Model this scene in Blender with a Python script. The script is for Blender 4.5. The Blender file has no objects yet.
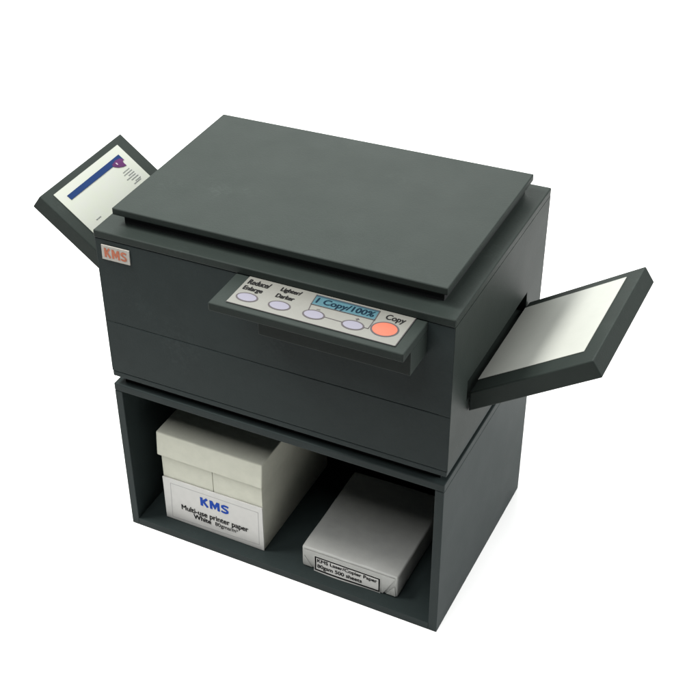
import bpy, bmesh, math, random
from mathutils import Vector, Matrix, Euler, noise
random.seed(4)
scene = bpy.context.scene
C = scene.collection

# ------------------------------------------------------------------ materials
def mat(name, col, rough=.5, var=.0, vscale=30., bump=0., bscale=400., rvar=0., spec=.5, scuff=0., col2=None):
    m = bpy.data.materials.new(name); m.use_nodes = True
    nt = m.node_tree; b = nt.nodes['Principled BSDF']
    b.inputs['Base Color'].default_value = (*col, 1); b.inputs['Roughness'].default_value = rough
    b.inputs['Specular IOR Level'].default_value = spec
    tc = nt.nodes.new('ShaderNodeTexCoord')
    def nz(scale, det=4, ro=.55):
        n = nt.nodes.new('ShaderNodeTexNoise'); n.inputs['Scale'].default_value = scale
        n.inputs['Detail'].default_value = det; n.inputs['Roughness'].default_value = ro
        nt.links.new(tc.outputs['Object'], n.inputs['Vector']); return n
    def ramp(src, lo, hi, a, bb):
        r = nt.nodes.new('ShaderNodeMapRange'); r.inputs['From Min'].default_value = lo; r.inputs['From Max'].default_value = hi
        r.inputs['To Min'].default_value = a; r.inputs['To Max'].default_value = bb
        nt.links.new(src, r.inputs['Value']); return r
    last = None
    if var:
        n = nz(vscale); r = ramp(n.outputs['Fac'], .3, .7, 0, 1)
        mx = nt.nodes.new('ShaderNodeMix'); mx.data_type = 'RGBA'
        c2 = col2 or tuple(min(1, c*(1+var)) for c in col); c1 = tuple(c*(1-var) for c in col) if not col2 else col
        mx.inputs['A'].default_value = (*c1, 1); mx.inputs['B'].default_value = (*c2, 1)
        nt.links.new(r.outputs['Result'], mx.inputs['Factor']); last = mx.outputs['Result']
    if scuff:
        n1 = nz(9, 2); n2 = nz(120, 5, .7)
        r1 = ramp(n1.outputs['Fac'], .60, .74, 0, 1); r2 = ramp(n2.outputs['Fac'], .45, .75, 0, scuff)
        mu = nt.nodes.new('ShaderNodeMath'); mu.operation = 'MULTIPLY'
        nt.links.new(r1.outputs['Result'], mu.inputs[0]); nt.links.new(r2.outputs['Result'], mu.inputs[1])
        mx = nt.nodes.new('ShaderNodeMix'); mx.data_type = 'RGBA'
        mx.inputs['B'].default_value = (*[min(1, c*2.2+.01) for c in col], 1)
        if last: nt.links.new(last, mx.inputs['A'])
        else: mx.inputs['A'].default_value = (*col, 1)
        nt.links.new(mu.outputs[0], mx.inputs['Factor']); last = mx.outputs['Result']
    if last: nt.links.new(last, b.inputs['Base Color'])
    if rvar:
        n = nz(14, 6, .6); r = ramp(n.outputs['Fac'], .3, .7, rough-rvar, rough+rvar)
        nt.links.new(r.outputs['Result'], b.inputs['Roughness'])
    if bump:
        n = nz(bscale, 3); bp = nt.nodes.new('ShaderNodeBump'); bp.inputs['Strength'].default_value = bump
        bp.inputs['Distance'].default_value = .001
        nt.links.new(n.outputs['Fac'], bp.inputs['Height']); nt.links.new(bp.outputs['Normal'], b.inputs['Normal'])
    return m

GREY = (.0180, .0233, .0208)
M = dict(
    paint=mat('charcoal_paint', GREY, .52, var=.04, vscale=26, bump=.16, bscale=320, rvar=.02, scuff=.35, spec=.085),
    paint_front=mat('charcoal_paint_blue', (.0166, .0228, .0226), .54, var=.05, vscale=22, bump=.16, bscale=320, rvar=.02, scuff=.25, spec=.085),
    inside=mat('dark_inside', (.012, .013, .014), .7, bump=.2),
    black=mat('black_ink', (.006, .006, .006), .7, spec=.15),
    ground=mat('white_surface', (.95, .95, .945), .7, spec=.2),
    card=mat('cream_card', (.425, .43, .365), .75, var=.04, vscale=60, bump=.25, bscale=220, spec=.25),
    label=mat('white_label', (0.447, 0.447, 0.430), .6, var=.03, vscale=80, spec=.3),
    wrap=mat('ream_wrap', (.305, .31, .295), .5, var=.05, vscale=40, bump=.35, bscale=90, spec=.35),
    sheet=mat('copy_sheet', (.348, .358, .328), .42, var=.02, vscale=50, spec=.45, bump=.05, bscale=500),
    doc=mat('document_paper', (0.301, 0.320, 0.273), .6, var=.05, vscale=45, col2=(.305,.315,.29), spec=.3),
    sticker=mat('panel_sticker', (.134, .134, .120), .5, var=.03, vscale=90, spec=.35),
    lav=mat('lavender_button', (.150, .145, .180), .5, spec=.3),
    orange=mat('orange_button', (.320, .082, .046), .5, var=.05, vscale=60, spec=.3),
    outline=mat('button_outline', (0.036, 0.029, 0.032), .6),
    screen=mat('blue_screen', (.042, .098, .118), .5, var=.08, vscale=120, spec=.15),
    screen_dark=mat('screen_band', (0.025, 0.050, 0.065), .4, spec=.35),
    screen_ink=mat('screen_ink', (.003, .012, .022), .6, spec=.1),
    badge=mat('badge_plate', (0.336, 0.320, 0.288), .5, var=.08, vscale=150, spec=.35),
    red=mat('red_ink', (.34, .088, .036), .55, var=.25, vscale=200),
    blue=mat('blue_ink', (.008, .045, .27), .7, spec=.15),
    navy=mat('navy_ink', (.006, .022, .080), .7, spec=.1, var=.06, vscale=60),
    purple=mat('purple_ink', (.062, .017, .068), .7, spec=.1, var=.15, vscale=90),
    pale=mat('pale_ink', (0.310, 0.250, 0.300), .5),
    faint=mat('faint_ink', (.14, .15, .145), .6),
    line=mat('pale_grey_line', (.27, .27, .27), .6),
)

# ------------------------------------------------------------------ helpers
def link(name, me, m, parent=None):
    o = bpy.data.objects.new(name, me); C.objects.link(o)
    if m is not None: me.materials.append(m)
    if parent is not None: o.parent = parent
    return o
def finish(name, bm, m, parent=None, smooth=False):
    bmesh.ops.recalc_face_normals(bm, faces=bm.faces)
    me = bpy.data.meshes.new(name); bm.to_mesh(me); bm.free()
    if smooth:
        for p in me.polygons: p.use_smooth = True
        me.set_sharp_from_angle(angle=math.radians(40))
    return link(name, me, m, parent)
def tag(o, label, cat, kind=None):
    o['label'] = label; o['category'] = cat
    if kind: o['kind'] = kind
def thing(name, loc, label, cat):
    o = bpy.data.objects.new(name, None); C.objects.link(o); o.location = loc
    o.empty_display_size = .05; tag(o, label, cat); return o
def bevel(bm, r, seg=2):
    if r: bmesh.ops.bevel(bm, geom=[e for e in bm.edges if e.calc_face_angle(0) > .3], offset=r, segments=seg, profile=.5, affect='EDGES', clamp_overlap=True)
def box_bm(a, b, r=.0012, seg=2, bm=None):
    n = bmesh.new()
    bmesh.ops.create_cube(n, size=1)
    for v in n.verts:
        for i in range(3): v.co[i] = a[i] + (v.co[i]+.5)*(b[i]-a[i])
    bevel(n, r, seg)
    if bm is None: return n
    me = bpy.data.meshes.new('tmp'); n.to_mesh(me); n.free(); bm.from_mesh(me); bpy.data.meshes.remove(me); return bm
def prism_bm(pts, axis, a, b, r=.0012, seg=2):
    """polygon pts (two coords) extruded along axis between a and b"""
    bm = bmesh.new()
    def mk(p, t):
        return {'y': (p[0], t, p[1]), 'x': (t, p[0], p[1]), 'z': (p[0], p[1], t)}[axis]
    lo = [bm.verts.new(mk(p, a)) for p in pts]; hi = [bm.verts.new(mk(p, b)) for p in pts]
    n = len(pts)
    bm.faces.new(lo); bm.faces.new(list(reversed(hi)))
    for i in range(n): bm.faces.new((lo[i], lo[(i+1) % n], hi[(i+1) % n], hi[i]))
    bmesh.ops.recalc_face_normals(bm, faces=bm.faces); bevel(bm, r, seg); return bm
def frame_panel_bm(axis, t0, t1, u0, u1, v0, v1, hu0, hu1, hv0, hv1):
    """flat panel (thickness t0..t1 along axis) with one rectangular hole"""
    bm = bmesh.new()
    def mk(t, u, v): return {'x': (t, u, v), 'y': (u, t, v), 'z': (u, v, t)}[axis]
    us = [u0, hu0, hu1, u1]; vs = [v0, hv0, hv1, v1]
    G = [[[bm.verts.new(mk(t, u, v)) for v in vs] for u in us] for t in (t0, t1)]
    for k in (0, 1):
        for i in range(3):
            for j in range(3):
                if i == 1 and j == 1: continue
                bm.faces.new((G[k][i][j], G[k][i+1][j], G[k][i+1][j+1], G[k][i][j+1]))
    def wall(p, q): bm.faces.new((G[0][p[0]][p[1]], G[0][q[0]][q[1]], G[1][q[0]][q[1]], G[1][p[0]][p[1]]))
    for i in range(3):
        wall((i, 0), (i+1, 0)); wall((i, 3), (i+1, 3)); wall((0, i), (0, i+1)); wall((3, i), (3, i+1))
    wall((1, 1), (2, 1)); wall((1, 2), (2, 2)); wall((1, 1), (1, 2)); wall((2, 1), (2, 2))
    return bm

class Plane:
    """a local drawing surface: origin, two unit axes and the outward normal"""
    def __init__(s, o, u, v):
        s.o = Vector(o); s.u = Vector(u).normalized(); s.v = Vector(v).normalized(); s.n = s.u.cross(s.v).normalized()
    def at(s, a, b, h=0): return s.o + s.u*a + s.v*b + s.n*h
def patch_bm(P, pts, h0, h1, bm=None):
    bm = bm or bmesh.new()
    lo = [bm.verts.new(P.at(a, b, h0)) for a, b in pts]; hi = [bm.verts.new(P.at(a, b, h1)) for a, b in pts]
    n = len(pts); bm.faces.new(lo); bm.faces.new(hi)
    for i in range(n): bm.faces.new((lo[i], lo[(i+1) % n], hi[(i+1) % n], hi[i]))
    return bm
def rect(a0, b0, a1, b1): return [(a0, b0), (a1, b0), (a1, b1), (a0, b1)]
def ell(ca, cb, ra, rb, n=40): return [(ca+ra*math.cos(2*math.pi*i/n), cb+rb*math.sin(2*math.pi*i/n)) for i in range(n)]
def stroke_bm(P, p, q, w, h0, h1, bm=None):
    d = Vector((q[0]-p[0], q[1]-p[1])); L = d.length; d /= L; n = Vector((-d.y, d.x))*w/2; e = d*w/2
    return patch_bm(P, [(p[0]-e.x-n.x, p[1]-e.y-n.y), (q[0]+e.x-n.x, q[1]+e.y-n.y), (q[0]+e.x+n.x, q[1]+e.y+n.y), (p[0]-e.x+n.x, p[1]-e.y+n.y)], h0, h1, bm)
def lettering(P, text, r, m, parent, h=.0004, fat=0., name='lettering', shear=0.):
    """flat printed text fitted into the rectangle r = (a0, b0, a1, b1) of plane P; fat thickens the strokes"""
    cu = bpy.data.curves.new('t', 'FONT'); cu.body = text; cu.size = 1; cu.shear = shear; cu.resolution_u = 4
    o = bpy.data.objects.new('t', cu); C.objects.link(o)
    bpy.context.view_layer.update()
    src = bpy.data.meshes.new_from_object(o.evaluated_get(bpy.context.evaluated_depsgraph_get()))
    bpy.data.objects.remove(o); bpy.data.curves.remove(cu)
    xs = [v.co.x for v in src.vertices]; ys = [v.co.y for v in src.vertices]
    x0, x1, y0, y1 = min(xs), max(xs), min(ys), max(ys)
    sh = [(0, 0)] if not fat else [(0, 0), (fat, 0), (-fat, 0), (0, fat*.6), (0, -fat*.6), (fat*.7, fat*.4), (-fat*.7, -fat*.4)]
    bm = bmesh.new()
    for k, (da, db) in enumerate(sh):
        vv = []
        for v in src.vertices:
            a = r[0]+fat+(v.co.x-x0)/(x1-x0)*(r[2]-r[0]-2*fat)+da; b = r[1]+fat*.6+(v.co.y-y0)/(y1-y0)*(r[3]-r[1]-1.2*fat)+db
            vv.append(bm.verts.new(P.at(a, b, h+.00003*k)))
        for p in src.polygons:
            try: bm.faces.new([vv[i] for i in p.vertices])
            except ValueError: pass
    me = bpy.data.meshes.new(name); bm.to_mesh(me); bm.free(); bpy.data.meshes.remove(src)
    return link(name, me, m, parent)
def ribbon(P, bm, pts, w, h0, h1):
    """a bent bar with mitred corners"""
    L, R = [], []
    for i, p in enumerate(pts):
        p = Vector(p); d0 = (p-Vector(pts[i-1])).normalized() if i else None
        d1 = (Vector(pts[i+1])-p).normalized() if i < len(pts)-1 else None
        d0 = d0 or d1; d1 = d1 or d0; t = (d0+d1).normalized(); n = Vector((-t.y, t.x)); k = w/2/max(.5, n.dot(Vector((-d0.y, d0.x))))
        L.append(p+n*k); R.append(p-n*k)
    top = [(bm.verts.new(P.at(a.x, a.y, h1)), bm.verts.new(P.at(b.x, b.y, h1))) for a, b in zip(L, R)]
    for i in range(len(top)-1): bm.faces.new((top[i][0], top[i][1], top[i+1][1], top[i+1][0]))
def block_kms(P, r, m, parent, h, w=.25):
    """the three block capitals K M S of the maker's mark, fitted into r"""
    bm = bmesh.new(); W = (r[2]-r[0]); Hh = r[3]-r[1]
    cells = ((0, .29), (.335, .67), (.715, 1.0))
    for ch, (c0, c1) in zip('KMS', cells):
        cw = (c1-c0)*W; o = r[0]+c0*W
        f = lambda x, y: (o+x*cw, r[1]+y*Hh)
        sw = w*cw*(.9 if ch == 'S' else 1)
        if ch == 'K':
            ribbon(P, bm, [f(.14, 0), f(.14, 1)], sw*1.1, 0, h)
            ribbon(P, bm, [f(.16, .42), f(.84, 1)], sw, 0, h+.00003); ribbon(P, bm, [f(.34, .58), f(.86, 0)], sw*1.05, 0, h+.00006)
        elif ch == 'M':
            ribbon(P, bm, [f(.11, 0), f(.11, 1)], sw*.9, 0, h); ribbon(P, bm, [f(.89, 0), f(.89, 1)], sw*.9, 0, h)
            ribbon(P, bm, [f(.14, .97), f(.5, .30), f(.86, .97)], sw*.95, 0, h+.00003)
        else:
            ribbon(P, bm, [f(.95, .80), f(.78, .885), f(.42, .90), f(.20, .80), f(.18, .66), f(.36, .56), f(.66, .46), f(.83, .34), f(.80, .19), f(.58, .095), f(.24, .11), f(.05, .20)], sw, 0, h)
    me = bpy.data.meshes.new('maker_mark'); bm.to_mesh(me); bm.free()
    o = link('maker_mark', me, m, None)
    q = parent; t = Vector((0, 0, 0))
    while q is not None: t += q.location; q = q.parent
    me.transform(Matrix.Translation(-t)); o.parent = parent; return o

# ------------------------------------------------------------------ setting: white seamless surface
bm = bmesh.new()
prof = [(-.75, -.03), (-.756, -.006), (-.75, 0), (4.2, 0)] + [(4.2+1.6*math.sin(a), 1.6-1.6*math.cos(a)) for a in [math.radians(x) for x in range(9, 91, 9)]] + [(5.8, 5)]
vs = [[bm.verts.new((x, y, z)) for x in (-4.5, 2.2)] for y, z in prof]
for i in range(len(vs)-1): bm.faces.new((vs[i][0], vs[i][1], vs[i+1][1], vs[i+1][0]))
g = finish('ground', bm, M['ground'], smooth=True)
tag(g, 'seamless plain white surface under and behind the copier', 'ground', 'structure')

# ------------------------------------------------------------------ cabinet
W, D, H, T = .600, .397, .3259, .0150
cab = thing('printer_cabinet', (W/2, D/2, 0), 'open fronted charcoal cabinet under the copier holding paper supplies', 'cabinet')
def part(name, bm, m, parent, smooth=False):
    o = finish(name, bm, m, None, smooth)
    root = parent
    off = Vector((0, 0, 0))
    while root is not None: off += root.location; root = root.parent
    o.data.transform(Matrix.Translation(-off)); o.parent = parent
    return o
part('top_board', box_bm((0, 0, H-T), (W, D, H), .0019, 3), M['paint_front'], cab)
part('bottom_board', box_bm((T+.0001, .0003, 0), (W-T-.0001, D-.0004, T), .0005), M['paint_front'], cab)
for a, b in ((.0002, T), (W-T, W-.0002)):
    part('side_panel', box_bm((a, .0002, 0), (b, D-.0004, H-T-.0002), .0011, 2), M['paint_front'], cab)
part('back_panel', box_bm((T+.0003, D-.012, T+.0003), (W-T-.0003, D-.002, H-T-.0003), .0005), M['paint_front'], cab)

# ------------------------------------------------------------------ copier
X0, X1, Y1 = .0012, .6030, .4022
ZB, ZS, ZT = .3430, .6168, .6304
cop = thing('photocopier', (W/2, D/2, H), 'charcoal grey photocopier with flat lid and two paper trays on an open cabinet', 'photocopier')
part('plinth', box_bm((.016, .014, H+.0001), (W-.012, D-.014, ZB+.001), 0), M['inside'], cop)
part('base_board', box_bm((X0+.0008, .0002, ZB), (X1-.0008, Y1, ZB+.0105), .0012), M['paint_front'], cop)
hb = bmesh.new()
ZL = ZB+.0110
# right and left walls with paper slots
SLR = (.0650, .3250, .4425, .4800); SLL = (.105, .374, .428, .470)
for (t0, t1), s in (((X1-.018, X1), SLR), ((X0, X0+.018), SLL)):
    w = frame_panel_bm('x', t0, t1, .0006, Y1, ZL, ZS-.0006, *s)
    me = bpy.data.meshes.new('tmp'); w.to_mesh(me); w.free(); hb.from_mesh(me); bpy.data.meshes.remove(me)
box_bm((X0+.0182, Y1-.014, ZL), (X1-.0182, Y1-.0004, ZS-.0006), .0004, bm=hb)
part('housing', hb, M['paint'], cop)
for s, xa, xb in ((SLR, X1-.075, X1-.0185), (SLL, X0+.0185, X0+.075)):
    c = box_bm((xa, s[0]-.002, s[2]-.002), (xb, s[1]+.002, s[3]+.002), 0)
    # open the face towards the wall
    for f in list(c.faces):
        cx = f.calc_center_median().x
        if abs(cx-(xb if xa > .3 else xa)) < 1e-5: c.faces.remove(f)
    part('paper_slot', c, M['inside'], cop)
ZM = .4578
part('lower_front_panel', box_bm((X0+.0004, 0, ZL+.0004), (X1-.0004, .016, ZM-.0004), .0009), M['paint_front'], cop)
part('upper_front_panel', box_bm((X0+.0004, 0, ZM+.0004), (X1-.0004, .016, ZS-.0010), .0009), M['paint_front'], cop)
part('top_deck', box_bm((X0-.0004, -.0012, ZS), (X1+.0004, Y1, ZT), .0022, 3), M['paint'], cop)
lid = part('lid', box_bm((.0242, .0239, .6493), (.5802, .3786, .6613), .0018, 3), M['paint'], cop)
part('lid_spacer', box_bm((.037, .037, ZT-.0005), (.571, .370, .6496), .0006), M['inside'], lid)

# control panel
cp = part('control_panel', box_bm((.2583, -.0865, .6028), (.5632, -.0001, .6168), .0020, 3), M['paint'], cop)
part('support_bracket', box_bm((.324, -.0590, .5617), (.5628, -.0001, .6030), .0012), M['paint'], cp)
PZ = .6169
P = Plane((0, 0, PZ), (1, 0, 0), (0, 1, 0))
off = lambda o: o
def on(P, name, bm, m, parent): return part(name, bm, m, parent)
on(P, 'face_sticker', patch_bm(P, rect(.2822, -.0742, .5456, -.0016), 0, .0010), M['sticker'], cp)
h = .0010
be = bmesh.new()
for p, q in (((.2822, -.0740), (.5456, -.0740)), ((.5454, -.0740), (.5454, -.0018))): stroke_bm(P, p, q, .0011, h, h+.0002, be)
part('sticker_edge', be, M['outline'], cp)
def shift_text(o, parent):
    r = parent; f = Vector((0, 0, 0))
    while r is not None: f += r.location; r = r.parent
    o.data.transform(Matrix.Translation(-f)); return o
def write(P, text, r, m, parent, **k): return shift_text(lettering(P, text, r, m, parent, **k), parent)
# round buttons (outline ring below, coloured face on top)
for ca, cb, ra, rb, m, nm in ((.3050, -.0528, .0170, .0108, 'lav', 'button'), (.3575, -.0524, .0170, .0108, 'lav', 'button'),
                              (.4120, -.0525, .0165, .0108, 'lav', 'button'), (.4728, -.0530, .0165, .0108, 'lav', 'button'),
                              (.5170, -.0440, .0198, .0172, 'orange', 'copy_button')):
    part('button_outline', patch_bm(P, ell(ca, cb, ra+.0006, rb+.0006), h, h+.0003), M['outline'], cp)
    part(nm, patch_bm(P, ell(ca, cb, ra-.0020, rb-.0018), h+.0001, h+.0005), M[m], cp)
SC = [(.3971, -.0303), (.4952, -.0298), (.4934, -.0068), (.3947, -.0062)]
part('screen', patch_bm(P, SC, h, h+.0005), M['screen'], cp)
sb = patch_bm(P, [(.3949, -.0096), (.4935, -.0100), (.4934, -.0068), (.3947, -.0062)], h+.0003, h+.0007)
part('screen_band', sb, M['screen_dark'], cp)
tr = bmesh.new()
for i in range(4): stroke_bm(P, SC[i], SC[(i+1) % 4], .0010, h+.0004, h+.0009, tr)
for p, q in (((.3971, -.030), (.4000, -.0440)), ((.4285, -.0515), (.4565, -.0525)), ((.4950, -.030), (.4955, -.0520)), ((.4890, -.0520), (.4955, -.0520))):
    stroke_bm(P, p, q, .0010, h+.0001, h+.0005, tr)
part('printed_lines', tr, M['outline'], cp)
th = h+.0004
for txt, r, b in (('Reduce/', (.2875, -.0210, .3235, -.0080), .0006), ('Enlarge', (.2875, -.0392, .3195, -.0255), .0006),
                  ('Lighter/', (.3405, -.0210, .3735, -.0080), .0006), ('Darker', (.3410, -.0352, .3705, -.0250), .0006),
                  ('Copy', (.5065, -.0250, .5360, -.0085), .0004)):
    write(P, txt, r, M['black'], cp, h=th, fat=b)
write(P, '1 Copy/100%', (.4005, -.0288, .4905, -.0115), M['screen_ink'], cp, h=h+.0007, fat=.0006)
part('minus_sign', stroke_bm(P, (.4105, -.0385), (.4150, -.0385), .0010, h, th), M['outline'], cp)
part('plus_sign', patch_bm(P, [(.4722, -.0402), (.4738, -.0402), (.4738, -.0383), (.4757, -.0383), (.4757, -.0367), (.4738, -.0367), (.4738, -.0348), (.4722, -.0348), (.4722, -.0367), (.4703, -.0367), (.4703, -.0383), (.4722, -.0383)], h, th), M['outline'], cp)

# badge
F = Plane((0, 0, 0), (1, 0, 0), (0, 0, 1))          # outward normal is -y
bd = part('badge', patch_bm(F, [(.0137, .6065), (.0133, .5803), (.0656, .5806), (.0664, .6070)], -.0002, .0016), M['badge'], cop)
block_kms(F, (.0190, .5852, .0612, .6020), M['red'], bd, .0019, .32)

# paper trays
def tray(xi, zi, xo, zo, y0, y1, t):
    dx, dz = xo-xi, zo-zi; L = math.hypot(dx, dz); ux, uz = dx/L, dz/L
    nx, nz = (-uz, ux) if dx > 0 else (uz, -ux)
    bo = (xo-nx*t, zo-nz*t)
    # bottom edge run back to the vertical cut at the wall
    k = (xi-bo[0])/ux
    bi = (xi, bo[1]+uz*k)
    pts = [(xi, zi), (xo, zo), bo, bi]
    tr = part('paper_tray', prism_bm(pts, 'y', y0, y1, .0020, 3), M['paint'], cop)
    return tr, Plane((xi, 0, zi), (ux, 0, uz), (0, 1, 0)), L
tr_r, PR, LR = tray(X1+.0010, .4526, .7758, .5656, .0742, .3392, .0295)
tr_l, PL, LL = tray(X0-.0010, .4390, -.1930, .5870, .1126, .3673, .0300)

# ------------------------------------------------------------------ sheets on the trays
def sheet_mesh(P, a0, a1, b0, b1, t, sgn, wob=.0004, na=14, nb=14, seed=0):
    bm = bmesh.new(); G = {}
    for k in (0, 1):
        for i in range(na+1):
            for j in range(nb+1):
                a = a0+(a1-a0)*i/na; b = b0+(b1-b0)*j/nb
                w = wob*(1+noise.noise(Vector((a*14, b*14, seed))))
                G[k, i, j] = bm.verts.new(P.at(a, b, sgn*((.0001 if k == 0 else t)+w)))
    for i in range(na):
        for j in range(nb):
            for k in (0, 1): bm.faces.new((G[k, i, j], G[k, i+1, j], G[k, i+1, j+1], G[k, i, j+1]))
    for i in range(na):
        for j in (0, nb): bm.faces.new((G[0, i, j], G[0, i+1, j], G[1, i+1, j], G[1, i, j]))
    for j in range(nb):
        for i in (0, na): bm.faces.new((G[0, i, j], G[0, i, j+1], G[1, i, j+1], G[1, i, j]))
    return bm
# normals: right tray u x v points up? pick the sign that makes +z
sR = 1 if PR.n.z > 0 else -1; sL = 1 if PL.n.z > 0 else -1
cs = finish('copy_sheet', sheet_mesh(PR, .0006, .1803, .1085, .3190, .0008, sR, .0003, seed=3), M['sheet'], smooth=True)
tag(cs, 'blank white sheet lying on the right hand paper tray', 'paper sheet')
dc = finish('printed_document', sheet_mesh(PL, -.012, LL-.0130, .1375, .3389, .0008, sL, .0003, seed=8), M['doc'], smooth=True)
tag(dc, 'printed page with blue bar and purple emblem on the left paper tray', 'document')
# printing on the document: q = distance in from the outer tray edge, y = along the edge
def Q(pts): return [(LL-q, y) for q, y in pts]
hq0, hq1 = sL*.0009, sL*.0019
part('blue_bar', patch_bm(PL, Q([(.0290, .1575), (.0395, .1580), (.0398, .3217), (.0284, .3214)]), hq0, hq1), M['navy'], dc)
em = [(.0362, .2895), (.0413, .2898), (.0474, .2973), (.0516, .3073), (.0530, .3155), (.0475, .3150), (.0430, .3160), (.0418, .3225), (.0355, .3160), (.0335, .3045)]
part('emblem', patch_bm(PL, Q(em), hq0, sL*.0022), M['purple'], dc)
part('emblem_highlight', patch_bm(PL, Q([(.0372, .2990), (.0384, .3020), (.0432, .3012), (.0418, .2992)]), hq0, sL*.0025), M['pale'], dc)
pb = bmesh.new()
for i, (q, a, b) in enumerate(((.0600, .2960, .3160), (.0650, .2930, .3180), (.0700, .3010, .3190), (.0745, .2900, .3170), (.0795, .2985, .3190), (.0850, .3040, .3200), (.0880, .2960, .3170))):
    y = a
    while y < b:
        w = random.uniform(.0022, .0060)
        stroke_bm(PL, (LL-q, y), (LL-q, min(b, y+w)), .0013, hq0, sL*.0018, pb); y += w+.0022
part('address_lines', pb, M['faint'], dc)
pf = bmesh.new()
for y in (.1650, .1705, .1745): stroke_bm(PL, (LL-.094, y), (LL-.094, y+.0030), .0014, hq0, sL*.0018, pf)
part('small_print', pf, M['faint'], dc)

# ------------------------------------------------------------------ carton of printer paper
bx = thing('paper_carton', (.16, .15, T), 'cream cardboard carton with lift off lid, left inside the cabinet', 'box')
FY = .0295; BY = .285
def cbox(a, b, r=.0011): return box_bm(a, b, r)
part('carton_body', box_bm((.0606, FY+.0030, T+.0004), (.2622, BY, .2000), .0010), M['card'], bx)
part('flap', box_bm((.0604, FY+.0012, .1120), (.1640, FY+.0034, .1950), .0006), M['card'], bx)
part('flap', box_bm((.1652, FY+.0010, .1120), (.2624, FY+.0033, .1950), .0006), M['card'], bx)
lb = bmesh.new(); box_bm((.0545, FY-.0040, .1655), (.2656, BY+.003, .2200), .0022, 3, bm=lb)
for v in lb.verts:      # the lid is a little skewed and soft
    v.co.x += .0030*(v.co.z-.1655)/.0545 + (v.co.z > .21)*.0006*noise.noise(v.co*30)
part('carton_lid', lb, M['card'], bx)
sl = bmesh.new(); box_bm((.0590, FY-.0016, T+.0004), (.2630, FY+.0009, .1140), .0008, bm=sl)
for v in sl.verts: v.co.z += (v.co.x-.059)/.204*.0035*(v.co.z > .06)
slv = part('front_label', sl, M['label'], bx)
FB = Plane((0, FY-.0016, 0), (1, 0, 0), (0, 0, 1))
bl = bmesh.new(); cor = [(.0752, .1040), (.2545, .1045), (.2535, .0270), (.0728, .0215)]
for i in range(4): stroke_bm(FB, cor[i], cor[(i+1) % 4], .0009, 0, .0002, bl)
part('label_border', bl, M['line'], slv)
block_kms(FB, (.1368, .0748, .1952, .0948), M['blue'], slv, .0004, .30)
write(FB, 'Multi-use printer paper', (.0945, .0445, .2330, .0610), M['black'], slv, fat=.0005)
write(FB, 'White', (.1188, .0355, .1560, .0470), M['black'], slv, fat=.0006)
write(FB, '80gms/m\u00b2', (.1640, .0335, .2110, .0455), M['black'], slv, fat=.0002)

# ------------------------------------------------------------------ wrapped ream of paper
RX0, RX1, RY0, RY1, RZ0, RZ1 = .3378, .5175, .0290, .2460, T+.0003, .0605
rm = thing('paper_ream', ((RX0+RX1)/2, (RY0+RY1)/2, T), 'white wrapped ream of copier paper with small black bordered label, lying in the cabinet', 'paper ream')
bm = bmesh.new(); bmesh.ops.create_cube(bm, size=1)
for v in bm.verts: v.co = Vector((RX0+(v.co.x+.5)*(RX1-RX0), RY0+(v.co.y+.5)*(RY1-RY0), RZ0+(v.co.z+.5)*(RZ1-RZ0)))
bevel(bm, .0035, 3)
bmesh.ops.subdivide_edges(bm, edges=[e for e in bm.edges if e.calc_length() > .03], cuts=12, use_grid_fill=True)
for v in bm.verts:
    n = noise.noise(v.co*22); n2 = noise.noise(v.co*60+Vector((3, 1, 7)))
    if v.co.z > RZ0+.01: v.co.z += .0012*n+.0004*n2 + .0030*(v.co.x-RX0)/(RX1-RX0)*(v.co.z-RZ0)/(RZ1-RZ0)
    v.co.y += .0006*n2
    v.co.x += .0005*noise.noise(v.co*40+Vector((9, 2, 5)))
part('wrapper', bm, M['wrap'], rm, smooth=True)
FR = Plane((0, RY0-.0008, 0), (1, 0, 0), (0, 0, 1))
# end folds of the wrapping: big front flap with slanted ends over the tucked corner triangles
fl = patch_bm(FR, [(RX0+.004, RZ1-.004), (RX0+.026, RZ0+.0015), (RX1-.026, RZ0+.0015), (RX1-.004, RZ1-.001)], 0, .0010)
part('end_fold', fl, M['wrap'], rm)
for s in (0, 1):
    a = RX0+.003 if s == 0 else RX1-.003; d = 1 if s == 0 else -1
    part('corner_tuck', patch_bm(FR, [(a, RZ0+.003), (a+d*.0020, RZ0+.026), (a+d*.017, RZ0+.0028)], 0, .0005), M['wrap'], rm)
# label: a strip that hangs slightly forward at its lower edge
lm = bmesh.new(); N = 16; G = {}
LX0, LX1 = .3628, .4872
def laby(x, z): return RY0-.0024 - .0038*max(0, (.030-z)/.015)**1.5*(.6+.4*math.sin((x-LX0)*40))
for k in (0, 1):
    for i in range(N+1):
        for j in range(7):
            x = LX0+(LX1-LX0)*i/N; z = T+.0006+(.0500-T-.0006)*j/6
            G[k, i, j] = lm.verts.new((x, laby(x, z)+(.0004 if k else 0), z))
for i in range(N):
    for j in range(6):
        for k in (0, 1): lm.faces.new((G[k, i, j], G[k, i+1, j], G[k, i+1, j+1], G[k, i, j+1]))
    for j in (0, 6): lm.faces.new((G[0, i, j], G[0, i+1, j], G[1, i+1, j], G[1, i, j]))
for j in range(6):
    for i in (0, N): lm.faces.new((G[0, i, j], G[0, i, j+1], G[1, i, j+1], G[1, i, j]))
lab = part('ream_label', lm, M['label'], rm, smooth=True)
FL = Plane((0, RY0-.0024, 0), (1, 0, 0), (0, 0, 1))
def curve_on_label(o):      # follow the curl of the label
    f = rm.location
    for v in o.data.vertices:
        x, z = v.co.x+f.x, v.co.z+f.z
        v.co.y += laby(x, z)-(RY0-.0024)
bb = bmesh.new(); bc = [(.3652, .0478), (.4850, .0478), (.4850, .0195), (.3652, .0195)]
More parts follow.
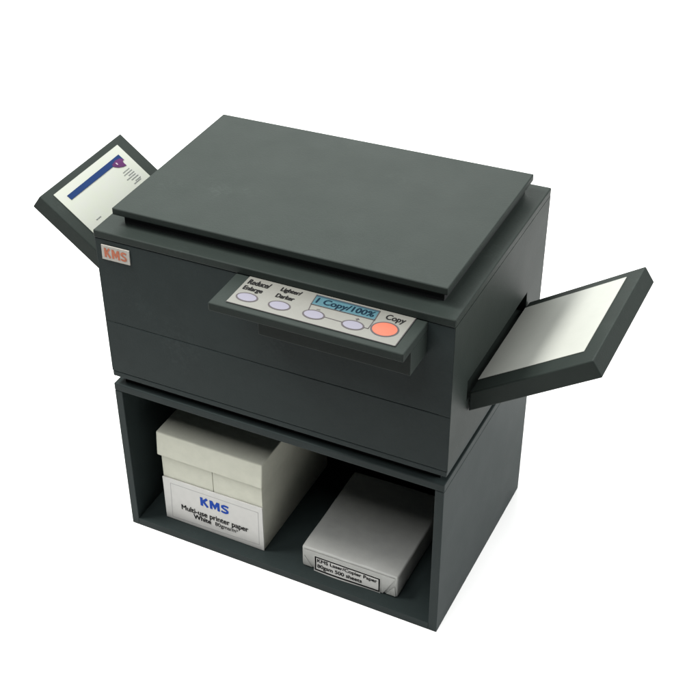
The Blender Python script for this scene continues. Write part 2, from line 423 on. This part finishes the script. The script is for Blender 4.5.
for i in range(4):
    p, q = Vector(bc[i]), Vector(bc[(i+1) % 4])
    for k in range(10): stroke_bm(FL, p.lerp(q, k/10), p.lerp(q, (k+1)/10), .0026, .0001, .0004, bb)
curve_on_label(part('label_border', bb, M['black'], lab))
curve_on_label(write(FL, 'KMS Laser/Copier Paper', (.3685, .0345, .4815, .0450), M['black'], lab, fat=.0004))
curve_on_label(write(FL, '80gsm 500 sheets', (.3685, .0220, .4530, .0325), M['black'], lab, fat=.0004))

# ------------------------------------------------------------------ camera
cam = bpy.data.cameras.new('camera'); co = bpy.data.objects.new('camera', cam); C.objects.link(co); scene.camera = co
co.location = (1.1070, -1.4116, 1.6673)
import_r = (0.9261108570361499, 0.06984974546504204, 0.5299919938341268)
co.rotation_euler = Euler(import_r, 'XYZ')
cam.sensor_width = 36; cam.sensor_fit = 'HORIZONTAL'
cam.lens = 1307.057/700*36
cam.shift_x = (350-199.802)/700; cam.shift_y = (374.2235-350)/700
cam.clip_start = .05; cam.clip_end = 200

# ------------------------------------------------------------------ lamps and surroundings
w = bpy.data.worlds.new('World'); scene.world = w; w.use_nodes = True
w.node_tree.nodes['Background'].inputs[0].default_value = (.96, .98, 1, 1); w.node_tree.nodes['Background'].inputs[1].default_value = .055
def lamp(name, pos, target, energy, size, shape='DISK', col=(1, 1, 1), sy=None):
    l = bpy.data.lights.new(name, 'AREA'); l.energy = energy; l.size = size; l.shape = shape; l.color = col
    if sy: l.size_y = sy
    o = bpy.data.objects.new(name, l); C.objects.link(o); o.location = pos
    o.rotation_euler = (Vector(target)-Vector(pos)).to_track_quat('-Z', 'Y').to_euler(); return o
ctr = Vector((.3, .2, .4))
lamp('key_softbox', ctr+Vector((-.6, -.25, 1.1))*2, ctr, 114, .8, col=(1, .985, .96))
lamp('front_fill', (.15, -1.45, 3.25), (.3, .1, .4), 72, 1.6, 'RECTANGLE', sy=1.2)  # added fill, lightens the front faces and the cabinet contents
lamp('back_left_fill', (-2.2, 3.6, 3.2), (.3, .3, .4), 128, 3.5, 'RECTANGLE', (.95, 1, .96), 2.5)  # added unseen source that gives the lid its sheen
lamp('back_fill', (.3, 4.0, 3.2), (.3, .3, .4), 122, 4.0, 'RECTANGLE', (.97, 1, .97), 2.5)  # added behind to lift ground and tops without reaching the front
lamp('side_fill', (3.4, 1.0, 2.6), (.5, .2, .2), 176, 2.5, 'RECTANGLE', sy=2)  # added at the right to wash out the shadow on the ground

scene.render.engine = 'CYCLES'
vs_ = scene.view_settings; vs_.view_transform = 'Standard'; vs_.look = 'None'; vs_.exposure = 0; vs_.gamma = 1; vs_.use_curve_mapping = False
